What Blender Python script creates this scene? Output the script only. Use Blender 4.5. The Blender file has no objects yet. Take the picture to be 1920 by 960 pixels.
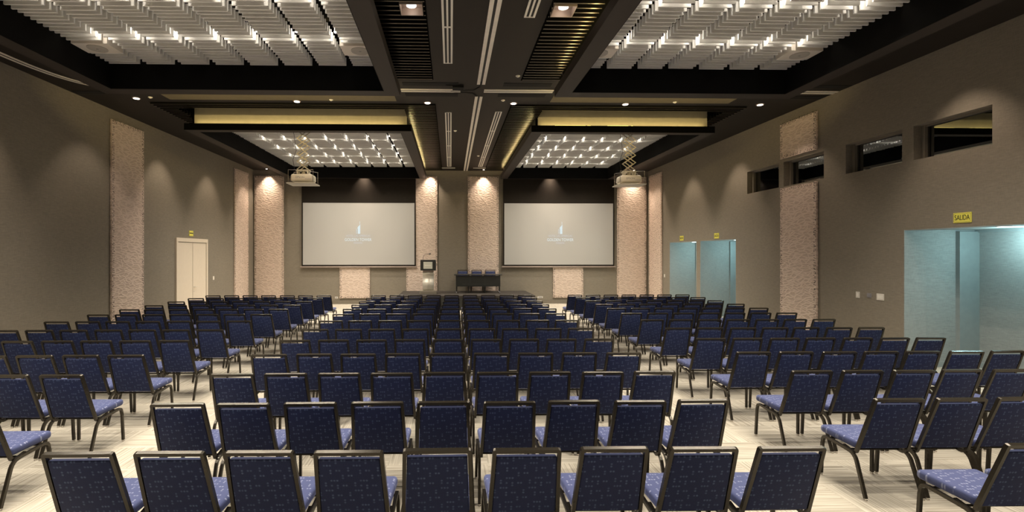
import bpy, bmesh, math, random
from mathutils import Vector, Matrix
rnd = random.Random(7)
R = math.radians
S = bpy.context.scene
C = S.collection

# ------------------------------------------------------------------ camera, world, exposure
cam_d = bpy.data.cameras.new('camera'); cam = bpy.data.objects.new('camera', cam_d); C.objects.link(cam)
cam.location = (0, 0, 2.1); cam.rotation_euler = (R(90), 0, -0.0233)
cam_d.sensor_width = 36; cam_d.lens = 900 / 1920 * 36
cam_d.shift_x = (960 - 866) / 1920; cam_d.shift_y = (476.5 - 480) / 1920
cam_d.clip_end = 100
S.camera = cam
S.view_settings.view_transform = 'Standard'; S.view_settings.look = 'None'
S.view_settings.gamma = 1; S.view_settings.use_curve_mapping = False
S.view_settings.exposure = 0.0
w = bpy.data.worlds.new('world'); S.world = w; w.use_nodes = True
w.node_tree.nodes['Background'].inputs[0].default_value = (0.9, 0.8, 0.68, 1)
w.node_tree.nodes['Background'].inputs[1].default_value = 0.0

# light powers in watts
BULB_W = 1.3; BEAM_W = 90.0; WASH_W = 120.0; BACK_W = 128.0; GIMBAL_W = 120.0; COVE_W = 1.0; ALCOVE_W = 30.0; REAR_W = 40.0
WARM = (1.0, 0.80, 0.62); BULB_C = (1.0, 0.90, 0.75); GOLD = (1.0, 0.76, 0.33); TEAL = (0.55, 0.92, 0.97)

# room, metres: camera stands at x 0, y 0
XL, XR, YF, YB, ZC = -8.26, 8.42, -3.2, 20.3, 5.63

# ------------------------------------------------------------------ helpers
def lamp(kind, name, loc, power, color, parent=None, size=0.03, target=None, spot=None, blend=0.5, size_y=None, direction=None):
    d = bpy.data.lights.new(name, kind); d.energy = power; d.color = color
    if kind == 'AREA':
        d.shape = 'RECTANGLE'; d.size = size; d.size_y = size_y or size
    else:
        d.shadow_soft_size = size
    if kind == 'SPOT':
        d.spot_size = R(spot or 60); d.spot_blend = blend
    o = bpy.data.objects.new(name, d); C.objects.link(o); o.location = loc
    if target is not None: direction = Vector(target) - Vector(loc)
    if direction is not None: o.rotation_euler = Vector(direction).to_track_quat('-Z', 'Y').to_euler()
    if parent: o.parent = parent
    return o

class N:
    def __init__(s, name, rough=0.6, metal=0.0, spec=None):
        s.m = bpy.data.materials.new(name); s.m.use_nodes = True; s.t = s.m.node_tree
        s.b = s.t.nodes['Principled BSDF']; s.b.inputs['Roughness'].default_value = rough
        s.b.inputs['Metallic'].default_value = metal
        if spec is not None: s.b.inputs['Specular IOR Level'].default_value = spec
    def n(s, t, **k):
        x = s.t.nodes.new(t)
        for a, v in k.items():
            if a in ('op',): x.operation = v
            elif hasattr(x, a): setattr(x, a, v)
        return x
    def l(s, a, b): s.t.links.new(a, b)
    def math(s, op, a, b=None, c=None):
        x = s.t.nodes.new('ShaderNodeMath'); x.operation = op
        for i, v in enumerate((a, b, c)):
            if v is None: continue
            if isinstance(v, (int, float)): x.inputs[i].default_value = v
            else: s.l(v, x.inputs[i])
        return x.outputs[0]
    def mix(s, f, a, b):
        x = s.t.nodes.new('ShaderNodeMix'); x.data_type = 'RGBA'
        for i, v in ((0, f), (6, a), (7, b)):
            if isinstance(v, (int, float)): x.inputs[i].default_value = v
            elif isinstance(v, tuple): x.inputs[i].default_value = (*v, 1)
            else: s.l(v, x.inputs[i])
        return x.outputs[2]
    def noise(s, vec, scale, detail=2.0, out=0, rough=0.5):
        x = s.t.nodes.new('ShaderNodeTexNoise'); x.inputs['Scale'].default_value = scale
        x.inputs['Detail'].default_value = detail; x.inputs['Roughness'].default_value = rough
        s.l(vec, x.inputs['Vector']); return x.outputs[out]
    def mapping(s, vec, scale=(1, 1, 1), loc=(0, 0, 0), rot=(0, 0, 0)):
        x = s.t.nodes.new('ShaderNodeMapping'); x.inputs['Scale'].default_value = scale
        x.inputs['Location'].default_value = loc; x.inputs['Rotation'].default_value = rot
        s.l(vec, x.inputs['Vector']); return x.outputs[0]
    def obj(s): return s.n('ShaderNodeTexCoord').outputs['Object']
    def pos(s): return s.n('ShaderNodeNewGeometry').outputs['Position']
    def bump(s, h, strength, dist=0.01):
        x = s.t.nodes.new('ShaderNodeBump'); x.inputs['Strength'].default_value = strength
        x.inputs['Distance'].default_value = dist; s.l(h, x.inputs['Height']); s.l(x.outputs[0], s.b.inputs['Normal'])
    def ramp(s, f, a, b):
        x = s.t.nodes.new('ShaderNodeMapRange'); s.l(f, x.inputs[0]); x.inputs[1].default_value = a; x.inputs[2].default_value = b
        return x.outputs[0]
    def color(s, c):
        if isinstance(c, tuple): s.b.inputs['Base Color'].default_value = (*c, 1)
        else: s.l(c, s.b.inputs['Base Color'])

def plain(name, col, rough=0.5, metal=0.0, var=0.12, scale=9.0, spec=None, coat=0.0):
    q = N(name, rough, metal, spec)
    f = q.noise(q.pos(), scale, 3)
    q.color(q.mix(f, tuple(c * (1 - var) for c in col), tuple(min(1, c * (1 + var)) for c in col)))
    if coat: q.b.inputs['Coat Weight'].default_value = coat
    return q.m
def glow(name, col, strength):
    q = N(name); q.color((0.02, 0.02, 0.02)); q.b.inputs['Emission Color'].default_value = (*col, 1)
    q.b.inputs['Emission Strength'].default_value = strength
    return q.m

def fabric_wall(name, dark, light):
    q = N(name, 0.9, spec=0.2); p = q.pos()
    a = q.noise(q.mapping(p, (9, 9, 150)), 1.0, 3)
    b = q.noise(q.mapping(p, (140, 140, 14)), 1.0, 2)
    big = q.noise(p, 0.7, 2)
    f = q.math('ADD', q.math('MULTIPLY', a, 0.55), q.math('MULTIPLY', b, 0.3))
    f = q.math('ADD', f, q.math('MULTIPLY', big, 0.15))
    q.color(q.mix(q.ramp(f, 0.3, 0.7), dark, light)); q.bump(f, 0.35, 0.004)
    return q.m
M = {}
M['wall'] = fabric_wall('taupe_wall_fabric', (0.190, 0.166, 0.131), (0.300, 0.266, 0.214))
M['alcove'] = fabric_wall('pale_alcove_fabric', (0.26, 0.27, 0.26), (0.42, 0.43, 0.42))
M['alcove_metal'] = plain('grey_door_frame_paint', (0.30, 0.33, 0.33), 0.4)
M['black'] = plain('black_ceiling_paint', (0.004, 0.0038, 0.0034), 0.8, spec=0.12)
M['matt'] = plain('matt_black_fascia', (0.0025, 0.0024, 0.0022), 0.95, spec=0.05)
M['void'] = plain('black_void_paint', (0.004, 0.004, 0.004), 0.9)
M['ceiling'] = plain('dark_brown_ceiling_paint', (0.021, 0.0168, 0.0140), 0.6, spec=0.25)
M['beam'] = plain('dark_brown_beam_paint', (0.036, 0.0285, 0.0245), 0.6, spec=0.3)
M['fin'] = plain('black_lacquered_fin', (0.10, 0.082, 0.06), 0.30, 0.8)
M['fin_face'] = plain('matt_black_fin_face', (0.004, 0.0038, 0.0034), 0.8, spec=0.1)
M['cream'] = plain('cream_upstand_paint', (0.42, 0.38, 0.28), 0.6)
M['baffle'] = plain('white_baffle_board', (0.88, 0.87, 0.84), 0.55, var=0.03)
M['white'] = plain('off_white_paint', (0.86, 0.83, 0.76), 0.45, var=0.04)
M['grille_slot'] = plain('dark_grille_slot', (0.01, 0.01, 0.01), 0.6)
M['track'] = plain('satin_aluminium_track', (0.86, 0.81, 0.72), 0.4)
M['chrome'] = plain('chrome', (0.75, 0.72, 0.68), 0.18, 1.0, 0.03)
M['steel'] = plain('brushed_stainless_steel', (0.72, 0.68, 0.60), 0.5, 0.6, 0.05)
M['frame'] = plain('dark_bronze_chair_metal', (0.040, 0.034, 0.025), 0.24, 0.5, 0.10, 30)
M['border'] = plain('black_screen_border', (0.022, 0.018, 0.0145), 0.85, spec=0.1)
M['table'] = plain('black_table_laminate', (0.016, 0.017, 0.015), 0.45)
M['stage'] = plain('dark_brown_stage_carpet', (0.030, 0.024, 0.019), 0.85, 0.0, 0.3, 60)
M['skirt'] = plain('taupe_skirting_paint', (0.20, 0.175, 0.135), 0.6)
M['door'] = plain('cream_door_paint', (0.74, 0.65, 0.53), 0.5, var=0.04)
M['dark_hole'] = plain('dark_perforation', (0.018, 0.013, 0.011), 0.9)
M['speaker_box'] = plain('pale_speaker_box_paint', (0.85, 0.78, 0.69), 0.55, var=0.04)
M['speaker_mesh'] = plain('grey_speaker_mesh', (0.5, 0.46, 0.41), 0.6, scale=200, var=0.3)
M['projector'] = plain('ivory_projector_plastic', (0.60, 0.55, 0.45), 0.45, var=0.04)
M['brass'] = plain('brassy_lift_steel', (0.42, 0.37, 0.30), 0.4, 0.4)
M['sign'] = plain('yellow_sign_plastic', (0.88, 0.82, 0.14), 0.5, var=0.03)
M['sign_ink'] = plain('dark_sign_ink', (0.03, 0.035, 0.015), 0.6)
M['ink'] = plain('grey_lettering', (0.20, 0.19, 0.19), 0.6)
M['plate'] = plain('white_switch_plate', (0.72, 0.68, 0.62), 0.4, var=0.03)
M['grey_plate'] = plain('grey_switch_plate', (0.26, 0.25, 0.27), 0.4)
M['plaque'] = plain('pale_lectern_plaque', (0.52, 0.52, 0.45), 0.4, var=0.05)
M['cable'] = plain('dark_cable_rubber', (0.015, 0.015, 0.02), 0.6)
M['lamp_on'] = glow('lit_lamp_glass', (1.0, 0.90, 0.78), 22.0)
M['lens_on'] = glow('lit_downlight_lens', (1.0, 0.84, 0.70), 6.0)
M['cool_on'] = glow('lit_cool_downlight', (0.75, 0.97, 1.0), 8.0)
M['gold_on'] = glow('lit_gold_led_strip', (1.0, 0.75, 0.20), 2.2)
M['dot_on'] = glow('lit_indicator', (1.0, 0.95, 0.9), 0.7)
M['logo'] = glow('projected_logo_light', (0.80, 0.92, 0.95), 0.86)
M['logo_dim'] = glow('projected_small_letters', (0.72, 0.76, 0.82), 0.72)
M['rim'] = plain('pinkish_trim_ring', (0.35, 0.28, 0.24), 0.4)

def screen_mat():
    q = N('lit_projection_screen', 0.75); p = q.obj()
    q.color((0.40, 0.385, 0.36))
    q.b.inputs['Emission Color'].default_value = (0.92, 0.86, 0.76, 1); q.b.inputs['Emission Strength'].default_value = 0.05
    wv = q.noise(q.mapping(p, (0.9, 1, 0.35)), 1.0, 1)
    q.bump(wv, 0.6, 0.12)
    return q.m
M['screen'] = screen_mat()

def panel_mat():
    q = N('pink_crinkled_panel', 0.7, spec=0.3); p = q.obj()
    warp = q.noise(p, 2.3, 2, out=1)
    add = q.n('ShaderNodeVectorMath'); add.operation = 'MULTIPLY_ADD'; add.inputs[1].default_value = (0.22, 0.22, 0.22)
    q.l(warp, add.inputs[0]); q.l(p, add.inputs[2])
    v = q.n('ShaderNodeTexVoronoi'); v.feature = 'DISTANCE_TO_EDGE'; v.inputs['Scale'].default_value = 1.0
    q.l(q.mapping(add.outputs[0], (5.0, 5.0, 17), rot=(0.25, 0.25, 0)), v.inputs['Vector'])
    f = q.ramp(v.outputs['Distance'], 0.0, 0.22)
    fine = q.noise(q.mapping(add.outputs[0], (18, 18, 60)), 1.0, 2)
    h = q.math('ADD', q.math('MULTIPLY', q.math('SUBTRACT', 1.0, f), 0.8), q.math('MULTIPLY', fine, 0.35))
    q.color(q.mix(h, (0.56, 0.44, 0.36), (0.74, 0.61, 0.52)))
    q.bump(h, 0.6, 0.013)
    return q.m
M['panel'] = panel_mat()

def carpet_mat():
    q = N('striped_carpet_tile', 0.95, spec=0.1); p = q.pos()
    sep = q.n('ShaderNodeSeparateXYZ'); q.l(q.mapping(p, (1, 1, 1), loc=(0.13, 0.21, 0)), sep.inputs[0])
    X, Y = sep.outputs[0], sep.outputs[1]
    T = 1 / 0.5
    ix = q.math('FLOOR', q.math('MULTIPLY', X, T)); iy = q.math('FLOOR', q.math('MULTIPLY', Y, T))
    par = q.math('FLOORED_MODULO', q.math('ADD', ix, iy), 2.0)
    ca = q.n('ShaderNodeCombineXYZ'); q.l(q.math('MULTIPLY', X, 1.4), ca.inputs[0]); q.l(q.math('MULTIPLY', Y, 62), ca.inputs[1]); q.l(q.math('ADD', ix, iy), ca.inputs[2])
    cb = q.n('ShaderNodeCombineXYZ'); q.l(q.math('MULTIPLY', X, 62), cb.inputs[0]); q.l(q.math('MULTIPLY', Y, 1.4), cb.inputs[1]); q.l(q.math('ADD', ix, iy), cb.inputs[2])
    na = q.noise(ca.outputs[0], 1.0, 2); nb = q.noise(cb.outputs[0], 1.0, 2)
    f = q.math('ADD', q.math('MULTIPLY', na, q.math('SUBTRACT', 1.0, par)), q.math('MULTIPLY', nb, par))
    ct = q.n('ShaderNodeCombineXYZ'); q.l(ix, ct.inputs[0]); q.l(iy, ct.inputs[1])
    wn = q.n('ShaderNodeTexWhiteNoise'); q.l(ct.outputs[0], wn.inputs['Vector'])
    f2 = q.math('ADD', q.ramp(f, 0.3, 0.66), q.math('MULTIPLY', q.math('SUBTRACT', wn.outputs[0], 0.5), 0.15))
    q.color(q.mix(f2, (0.31, 0.275, 0.22), (0.61, 0.565, 0.48)))
    q.bump(q.noise(p, 260, 2), 0.4, 0.004)
    return q.m
M['carpet'] = carpet_mat()

def chair_fabric(name, flat):
    q = N(name, 0.75, spec=0.3); p = q.obj()
    sep = q.n('ShaderNodeSeparateXYZ'); q.l(p, sep.inputs[0])
    info = q.n('ShaderNodeObjectInfo')
    u = sep.outputs[0]; v = sep.outputs[1] if flat else sep.outputs[2]
    K = 1 / 0.0185
    us = q.math('MULTIPLY', u, K); vs = q.math('MULTIPLY', v, K)
    iu = q.math('FLOOR', us); iv = q.math('FLOOR', vs)
    fu = q.math('FRACT', us); fv = q.math('FRACT', vs)
    du = q.math('SUBTRACT', fu, 0.5); dv = q.math('SUBTRACT', fv, 0.5)
    rr = q.math('SQRT', q.math('ADD', q.math('MULTIPLY', du, du), q.math('MULTIPLY', dv, dv)))
    dot = q.math('SUBTRACT', 1.0, q.ramp(rr, 0.26, 0.46))
    # woven motif: a 10 x 10 repeat of dots, one bit mask per row
    cells = {1: (7, 9, 0), 2: (7,), 3: (3, 4, 5), 4: (1,), 5: (1, 3, 5, 7, 8), 6: (5,), 7: (1, 2, 3), 8: (9,), 9: (9, 3, 5, 6), 0: (3,)}
    cr = q.n('ShaderNodeValToRGB'); cr.color_ramp.interpolation = 'CONSTANT'
    iv2 = q.math('SUBTRACT', 9.0, q.math('FLOORED_MODULO', iv, 10.0)); iu2 = q.math('FLOORED_MODULO', iu, 10.0)
    q.l(q.math('MULTIPLY', q.math('ADD', iv2, 0.5), 0.1), cr.inputs[0])
    el = cr.color_ramp.elements
    for k in range(10):
        e_ = el[k] if k < 2 else el.new(k / 10)
        e_.position = k / 10; g = sum(2 ** c for c in cells[k]) / 1024; e_.color = (g, g, g, 1)
    mask = q.math('ROUND', q.math('MULTIPLY', cr.outputs[0], 1024.0))
    on = q.math('FLOORED_MODULO', q.math('FLOOR', q.math('DIVIDE', mask, q.math('POWER', 2.0, iu2))), 2.0)
    cw = q.n('ShaderNodeCombineXYZ'); q.l(iu, cw.inputs[0]); q.l(iv, cw.inputs[1])
    wn = q.n('ShaderNodeTexWhiteNoise'); q.l(cw.outputs[0], wn.inputs['Vector'])
    on = q.math('MULTIPLY', on, q.math('ADD', 0.55, q.math('MULTIPLY', wn.outputs[0], 0.45)))
    dots = q.math('MULTIPLY', dot, on)
    weave = q.math('MAXIMUM', q.math('ABSOLUTE', q.math('SINE', q.math('MULTIPLY', us, 9.425))), q.math('ABSOLUTE', q.math('SINE', q.math('MULTIPLY', vs, 9.425))))
    weave = q.ramp(weave, 0.75, 1.0)
    base = q.mix(q.math('MULTIPLY', weave, 0.6), (0.014, 0.023, 0.082) if not flat else (0.075, 0.092, 0.215), (0.009, 0.014, 0.046) if not flat else (0.050, 0.064, 0.160))  # same cloth on both; overhead light on the seat is painted as lighter blue
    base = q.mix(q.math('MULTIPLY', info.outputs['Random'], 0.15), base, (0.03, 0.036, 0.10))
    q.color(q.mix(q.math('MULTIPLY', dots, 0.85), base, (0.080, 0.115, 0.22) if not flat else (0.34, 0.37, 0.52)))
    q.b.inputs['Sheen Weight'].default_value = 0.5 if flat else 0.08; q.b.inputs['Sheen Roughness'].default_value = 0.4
    q.b.inputs['Sheen Tint'].default_value = (0.6, 0.65, 1.0, 1)
    q.bump(weave, 0.15, 0.002)
    return q.m
M['seat_fabric'] = chair_fabric('navy_dotted_seat_fabric_lit', True)
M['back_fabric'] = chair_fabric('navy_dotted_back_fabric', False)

def window_glass():
    m = bpy.data.materials.new('tinted_window_glass'); m.use_nodes = True; t = m.node_tree; t.nodes.clear()
    o = t.nodes.new('ShaderNodeOutputMaterial'); mx = t.nodes.new('ShaderNodeMixShader')
    g = t.nodes.new('ShaderNodeBsdfGlossy'); g.inputs['Roughness'].default_value = 0.0; g.inputs['Color'].default_value = (0.88, 0.93, 0.97, 1)
    tr = t.nodes.new('ShaderNodeBsdfTransparent'); tr.inputs['Color'].default_value = (0.25, 0.27, 0.28, 1)
    fr = t.nodes.new('ShaderNodeFresnel'); fr.inputs['IOR'].default_value = 3.2
    t.links.new(fr.outputs[0], mx.inputs[0]); t.links.new(tr.outputs[0], mx.inputs[1]); t.links.new(g.outputs[0], mx.inputs[2])
    t.links.new(mx.outputs[0], o.inputs[0])
    return m
M['glass'] = window_glass()

# ---- meshes
def box(bm, x0, x1, y0, y1, z0, z1, mi=0):
    v = [bm.verts.new(p) for p in ((x0,y0,z0),(x1,y0,z0),(x1,y1,z0),(x0,y1,z0),(x0,y0,z1),(x1,y0,z1),(x1,y1,z1),(x0,y1,z1))]
    for f in ((0,3,2,1),(4,5,6,7),(0,1,5,4),(1,2,6,5),(2,3,7,6),(3,0,4,7)):
        fc = bm.faces.new([v[i] for i in f]); fc.material_index = mi
    return v
def rbox(bm, x0, x1, y0, y1, z0, z1, r=0.02, seg=3, smooth=True, mod=None):
    b2 = bmesh.new(); box(b2, x0, x1, y0, y1, z0, z1)
    if mod:
        for v in b2.verts: v.co = mod(v.co)
    bmesh.ops.bevel(b2, geom=b2.edges[:] + b2.verts[:], offset=r, segments=seg, profile=0.5, affect='EDGES')
    for f in b2.faces: f.smooth = smooth
    me = bpy.data.meshes.new('t'); b2.to_mesh(me); b2.free(); bm.from_mesh(me); bpy.data.meshes.remove(me)
def cyl(bm, c, r, h, axis='Z', seg=24, r2=None, mi=0):
    m = Matrix.Translation(c)
    if axis == 'Y': m = m @ Matrix.Rotation(R(90), 4, 'X')
    if axis == 'X': m = m @ Matrix.Rotation(R(90), 4, 'Y')
    n0 = len(bm.faces)
    bmesh.ops.create_cone(bm, cap_ends=True, segments=seg, radius1=r, radius2=r if r2 is None else r2, depth=h, matrix=m)
    bm.faces.ensure_lookup_table()
    for f in bm.faces[n0:]: f.material_index = mi
def rod(bm, a, b, r, seg=6):
    a = Vector(a); b = Vector(b); d = b - a
    m = Matrix.Translation((a + b) / 2) @ d.to_track_quat('Z', 'Y').to_matrix().to_4x4()
    bmesh.ops.create_cone(bm, cap_ends=True, segments=seg, radius1=r, radius2=r, depth=d.length, matrix=m)
def sweep(bm, pts, wn_, wb, n, smooth=False):
    """rectangular tube along a planar path; n = plane normal, wn_ = width along n, wb = width in plane"""
    pts = [Vector(p) for p in pts]; n = Vector(n).normalized(); rings = []
    for i, p in enumerate(pts):
        t0 = (p - pts[i-1]).normalized() if i else None
        t1 = (pts[i+1] - p).normalized() if i < len(pts) - 1 else None
        t = ((t0 or t1) + (t1 or t0)).normalized(); k = 1.0
        if t0 and t1: k = 1 / max(0.5, t.dot(t1))
        b = n.cross(t).normalized() * (wb / 2 * k); a = n * (wn_ / 2)
        rings.append([bm.verts.new(p + s1 * a + s2 * b) for s1, s2 in ((1, 1), (1, -1), (-1, -1), (-1, 1))])
    for r0, r1 in zip(rings, rings[1:]):
        for i in range(4):
            f = bm.faces.new((r0[i], r0[(i+1) % 4], r1[(i+1) % 4], r1[i])); f.smooth = smooth
    bm.faces.new(rings[0]); bm.faces.new(rings[-1])
def arc(p0, pc, p1, n=5):
    """quadratic corner through control point"""
    p0, pc, p1 = Vector(p0), Vector(pc), Vector(p1)
    return [(1-t)**2 * p0 + 2*t*(1-t) * pc + t*t * p1 for t in [i / n for i in range(n + 1)]]
def obj(name, bm, mat, parent=None, loc=None, rz=0.0):
    me = bpy.data.meshes.new(name); bmesh.ops.recalc_face_normals(bm, faces=bm.faces[:]); bm.to_mesh(me); bm.free()
    o = bpy.data.objects.new(name, me); C.objects.link(o)
    for m in (mat if isinstance(mat, (list, tuple)) else [mat]): me.materials.append(m)
    if loc: o.location = loc
    o.rotation_euler.z = rz
    if parent: o.parent = parent
    return o
def tag(o, label, cat, group=None, kind=None):
    if label: o['label'] = label
    if cat: o['category'] = cat
    if group: o['group'] = group
    if kind: o['kind'] = kind
    return o
def thing(name, label, cat, loc=(0, 0, 0), rz=0.0, group=None):
    o = bpy.data.objects.new(name, None); C.objects.link(o); o.location = loc; o.rotation_euler.z = rz
    o.empty_display_size = 0.1
    return tag(o, label, cat, group)
def struct(name, bm, mat, parent=None):
    o = obj(name, bm, mat, parent)
    if not parent: o['kind'] = 'structure'
    return o
def text(name, s, size, mat, loc, rot, parent=None, depth=0.002, sx=1.0):
    cu = bpy.data.curves.new(name, 'FONT'); cu.body = s; cu.size = size; cu.align_x = 'CENTER'; cu.align_y = 'CENTER'; cu.extrude = depth
    t = bpy.data.objects.new(name, cu); C.objects.link(t)
    dg = bpy.context.evaluated_depsgraph_get(); me = bpy.data.meshes.new_from_object(t.evaluated_get(dg))
    bpy.data.objects.remove(t); o = bpy.data.objects.new(name, me); C.objects.link(o)
    me.materials.clear(); me.materials.append(mat); o.location = loc; o.rotation_euler = rot; o.scale.x = sx
    if parent: o.parent = parent
    return o
B = bmesh.new
def wall_cut(axis, c0, c1, u0, u1, z0, z1, holes):
    """wall slab with rectangular holes; axis 'X': slab between x=c0..c1, u along y. 'Y': slab y=c0..c1, u along x"""
    us = sorted({u0, u1, *[h[0] for h in holes], *[h[1] for h in holes]}); us = [u for u in us if u0 <= u <= u1]
    zs = sorted({z0, z1, *[h[2] for h in holes], *[h[3] for h in holes]})
    zs = [z for z in zs if z0 <= z <= z1]
    full = {}
    for i in range(len(us) - 1):
        for j in range(len(zs) - 1):
            uc, zc = (us[i] + us[i+1]) / 2, (zs[j] + zs[j+1]) / 2
            full[i, j] = not any(h[0] < uc < h[1] and h[2] < zc < h[3] for h in holes)
    bm = B()
    P = (lambda c, u, z: (c, u, z)) if axis == 'X' else (lambda c, u, z: (u, c, z))
    def q(*p): bm.faces.new([bm.verts.new(a) for a in p])
    for (i, j), on in full.items():
        if not on: continue
        a, b, e, g = us[i], us[i+1], zs[j], zs[j+1]
        q(P(c0,a,e), P(c0,b,e), P(c0,b,g), P(c0,a,g)); q(P(c1,a,e), P(c1,b,e), P(c1,b,g), P(c1,a,g))
        for di, dj, p in ((-1,0,(a,e,a,g)), (1,0,(b,e,b,g)), (0,-1,(a,e,b,e)), (0,1,(a,g,b,g))):
            if not full.get((i+di, j+dj), False):
                q(P(c0,p[0],p[1]), P(c0,p[2],p[3]), P(c1,p[2],p[3]), P(c1,p[0],p[1]))
    bmesh.ops.remove_doubles(bm, verts=bm.verts[:], dist=1e-5)
    return bm

# ------------------------------------------------------------------ room shell
bm = B(); box(bm, XL - 0.3, XR + 2.2, YF - 0.3, YB + 0.3, -0.2, 0); struct('floor', bm, M['carpet'])
struct('wall_left', wall_cut('X', XL - 0.3, XL, YF, YB, 0, 6.9, []), M['wall'])
struct('wall_back', wall_cut('Y', YB, YB + 0.3, XL - 0.3, XR + 0.3, 0, 6.9, []), M['wall'])
struct('wall_front', wall_cut('Y', YF - 0.3, YF, XL - 0.3, XR + 0.3, 0, 6.9, []), M['wall'])
WIN = [(12.13, 13.44), (10.64, 11.95), (8.76, 10.04), (7.27, 8.54)]
WZ0, WZ1 = 3.81, 4.43
ALC = [(16.26, 18.27), (13.98, 16.01), (6.72, 8.73)]
AZ = 2.55
struct('wall_right', wall_cut('X', XR, XR + 0.42, YF, YB, 0, 6.9, [(a, b, WZ0, WZ1) for a, b in WIN] + [(a, b, -1, AZ) for a, b in ALC]), M['wall'])
# troughs in the ceiling hold the fins and the two rows of hanging frames
TL, TR = (-7.0, -0.35), (1.42, 7.1)
F1Y, F2Y = (-0.2, 9.74), (11.28, 19.96)
bm = wall_cut('Y', 0, 1, XL - 0.3, XR + 0.3, YF, YB, [(a, b, c, d) for a, b in (TL, TR) for c, d in (F1Y, F2Y)])
# slab lies in x-y: swap axes (built as u=x, z=y, thickness y -> z)
for v in bm.verts: v.co = Vector((v.co.x, v.co.z, ZC + 0.06 * v.co.y))
struct('ceiling', bm, M['ceiling'])
for k_, (xa, xb) in enumerate(((-6.4, -1.25), (2.3, 6.5))):        # gold cove light behind the near frames, painted on as ochre strips
    bm = B(); box(bm, xa, xb, 9.8, 11.1, ZC - 0.003, ZC + 0.002); struct('trim_%d' % (k_ + 5), bm, plain('painted_gold_cove_light', (0.20, 0.165, 0.09), 0.7))
bm = B(); box(bm, XL - 0.3, XR + 0.3, YF - 0.3, YB + 0.3, 6.7, 6.9); struct('trim_1', bm, M['void'])
# skirtings
bm = B(); box(bm, XL, XR, YB - 0.03, YB, 0, 0.16); struct('baseboard_back', bm, M['skirt'])
bm = B(); box(bm, XL, XL + 0.02, YF, 14.55, 0, 0.16); box(bm, XL, XL + 0.02, 16.47, YB - 0.03, 0, 0.16); struct('baseboard_left', bm, M['skirt'])
bm = B()
for a, b in ((YF, 6.72), (8.73, 13.98), (16.01, 16.26), (18.27, YB - 0.03)): box(bm, XR - 0.02, XR, a, b, 0, 0.16)
struct('baseboard_right', bm, M['skirt'])

# alcoves behind the right wall
for k, (a, b) in enumerate(ALC):
    x0, x1, xw = XR + 0.42, XR + 1.38, XR + 1.0
    bm = B()
    box(bm, XR + 0.42, x1 + 0.1, b, b + 0.12, 0, AZ)            # far cheek
    box(bm, XR + 0.42, x1 + 0.1, a - 0.12, a, 0, AZ)            # near cheek
    box(bm, x1, x1 + 0.1, a, b, 0, AZ)                          # rear face
    box(bm, XR + 0.42, x1 + 0.1, a - 0.12, b + 0.12, AZ, AZ + 0.1)
    struct('wall_alcove' + ('' if k == 0 else ''), bm, M['alcove'])
    # lining of the opening in the thickness of the wall
    bm = B(); box(bm, XR + 0.002, XR + 0.42, b - 0.012, b - 0.001, 0, AZ - 0.012); box(bm, XR + 0.002, XR + 0.42, a + 0.001, a + 0.012, 0, AZ - 0.012)
    box(bm, XR + 0.002, XR + 0.42, a + 0.001, b - 0.001, AZ - 0.012, AZ - 0.001)
    struct('trim_%d' % (k + 2), bm, M['alcove'])
    bm = B()
    box(bm, xw, x1, b - 0.06, b, 0, AZ - 0.03); box(bm, xw - 0.012, xw + 0.02, b - 0.075, b, 0, AZ - 0.03)
    box(bm, x1 - 0.03, x1, a, b, AZ - 0.05, AZ)
    struct('door_%d' % (k + 2), bm, M['alcove_metal'])
    bm = B(); box(bm, XR + 0.42, xw, b - 0.02, b, 0, 0.1); box(bm, x1 - 0.02, x1, a, b - 0.06, 0, 0.1)
    struct('baseboard_alcove', bm, M['alcove_metal'])
    LX = (XR + 0.3, XR + 0.3, XR + 0.22)[k]; LY = (17.0, 14.45, 7.3)[k]
    lab = ['cool round downlight in soffit of farthest teal alcove', 'cool round downlight in soffit of middle teal alcove, beside the farthest one', 'cool round downlight in soffit of nearest teal alcove below the large exit sign'][k]
    t = thing('alcove_downlight', lab, 'ceiling light', (LX, LY, AZ - 0.013), group='cool downlights in the alcoves')
    bm = B(); cyl(bm, (0, 0, -0.004), 0.085, 0.01, seg=28); obj('trim_ring', bm, M['white'], t)
    bm = B(); cyl(bm, (0, 0, -0.011), 0.066, 0.006, seg=28); obj('lens', bm, M['cool_on'], t)
    lamp('SPOT', 'downlight_beam', (0, 0, -0.03), ALCOVE_W * 1.2, TEAL, t, 0.05, spot=150, blend=0.8)
    lamp('POINT', 'alcove_light', (XR + 0.95, (a + b) / 2, AZ - 0.18), ALCOVE_W, TEAL, None, 0.08)

# high windows
for k, (a, b) in enumerate(WIN):
    x = XR + 0.18
    wd = bpy.data.objects.new('window_%d' % (k + 1), None); C.objects.link(wd); wd['kind'] = 'structure'; wd.location = (x, a, WZ0)
    L, Hh = b - a, WZ1 - WZ0
    bm = B(); box(bm, -0.04, 0.05, 0, 0.05, 0, Hh); box(bm, -0.04, 0.05, L - 0.07, L, 0, Hh)
    box(bm, -0.04, 0.05, 0.05, L - 0.07, 0, 0.015); box(bm, -0.04, 0.05, 0.05, L - 0.07, Hh - 0.03, Hh)
    box(bm, -0.06, -0.04, L - 0.085, L - 0.06, 0, Hh)
    obj('window_frame', bm, M['skirt'], wd)
    bm = B(); box(bm, 0.012, 0.02, 0.05, L - 0.07, 0.015, Hh - 0.03); obj('glass_pane', bm, M['glass'], wd)
bm = B(); box(bm, XR + 0.42, XR + 1.6, 7.0, 13.7, 3.5, 3.52); box(bm, XR + 1.6, XR + 1.62, 7.0, 13.7, 3.5, 4.8); box(bm, XR + 0.42, XR + 1.6, 7.0, 13.7, 4.78, 4.8)
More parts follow.
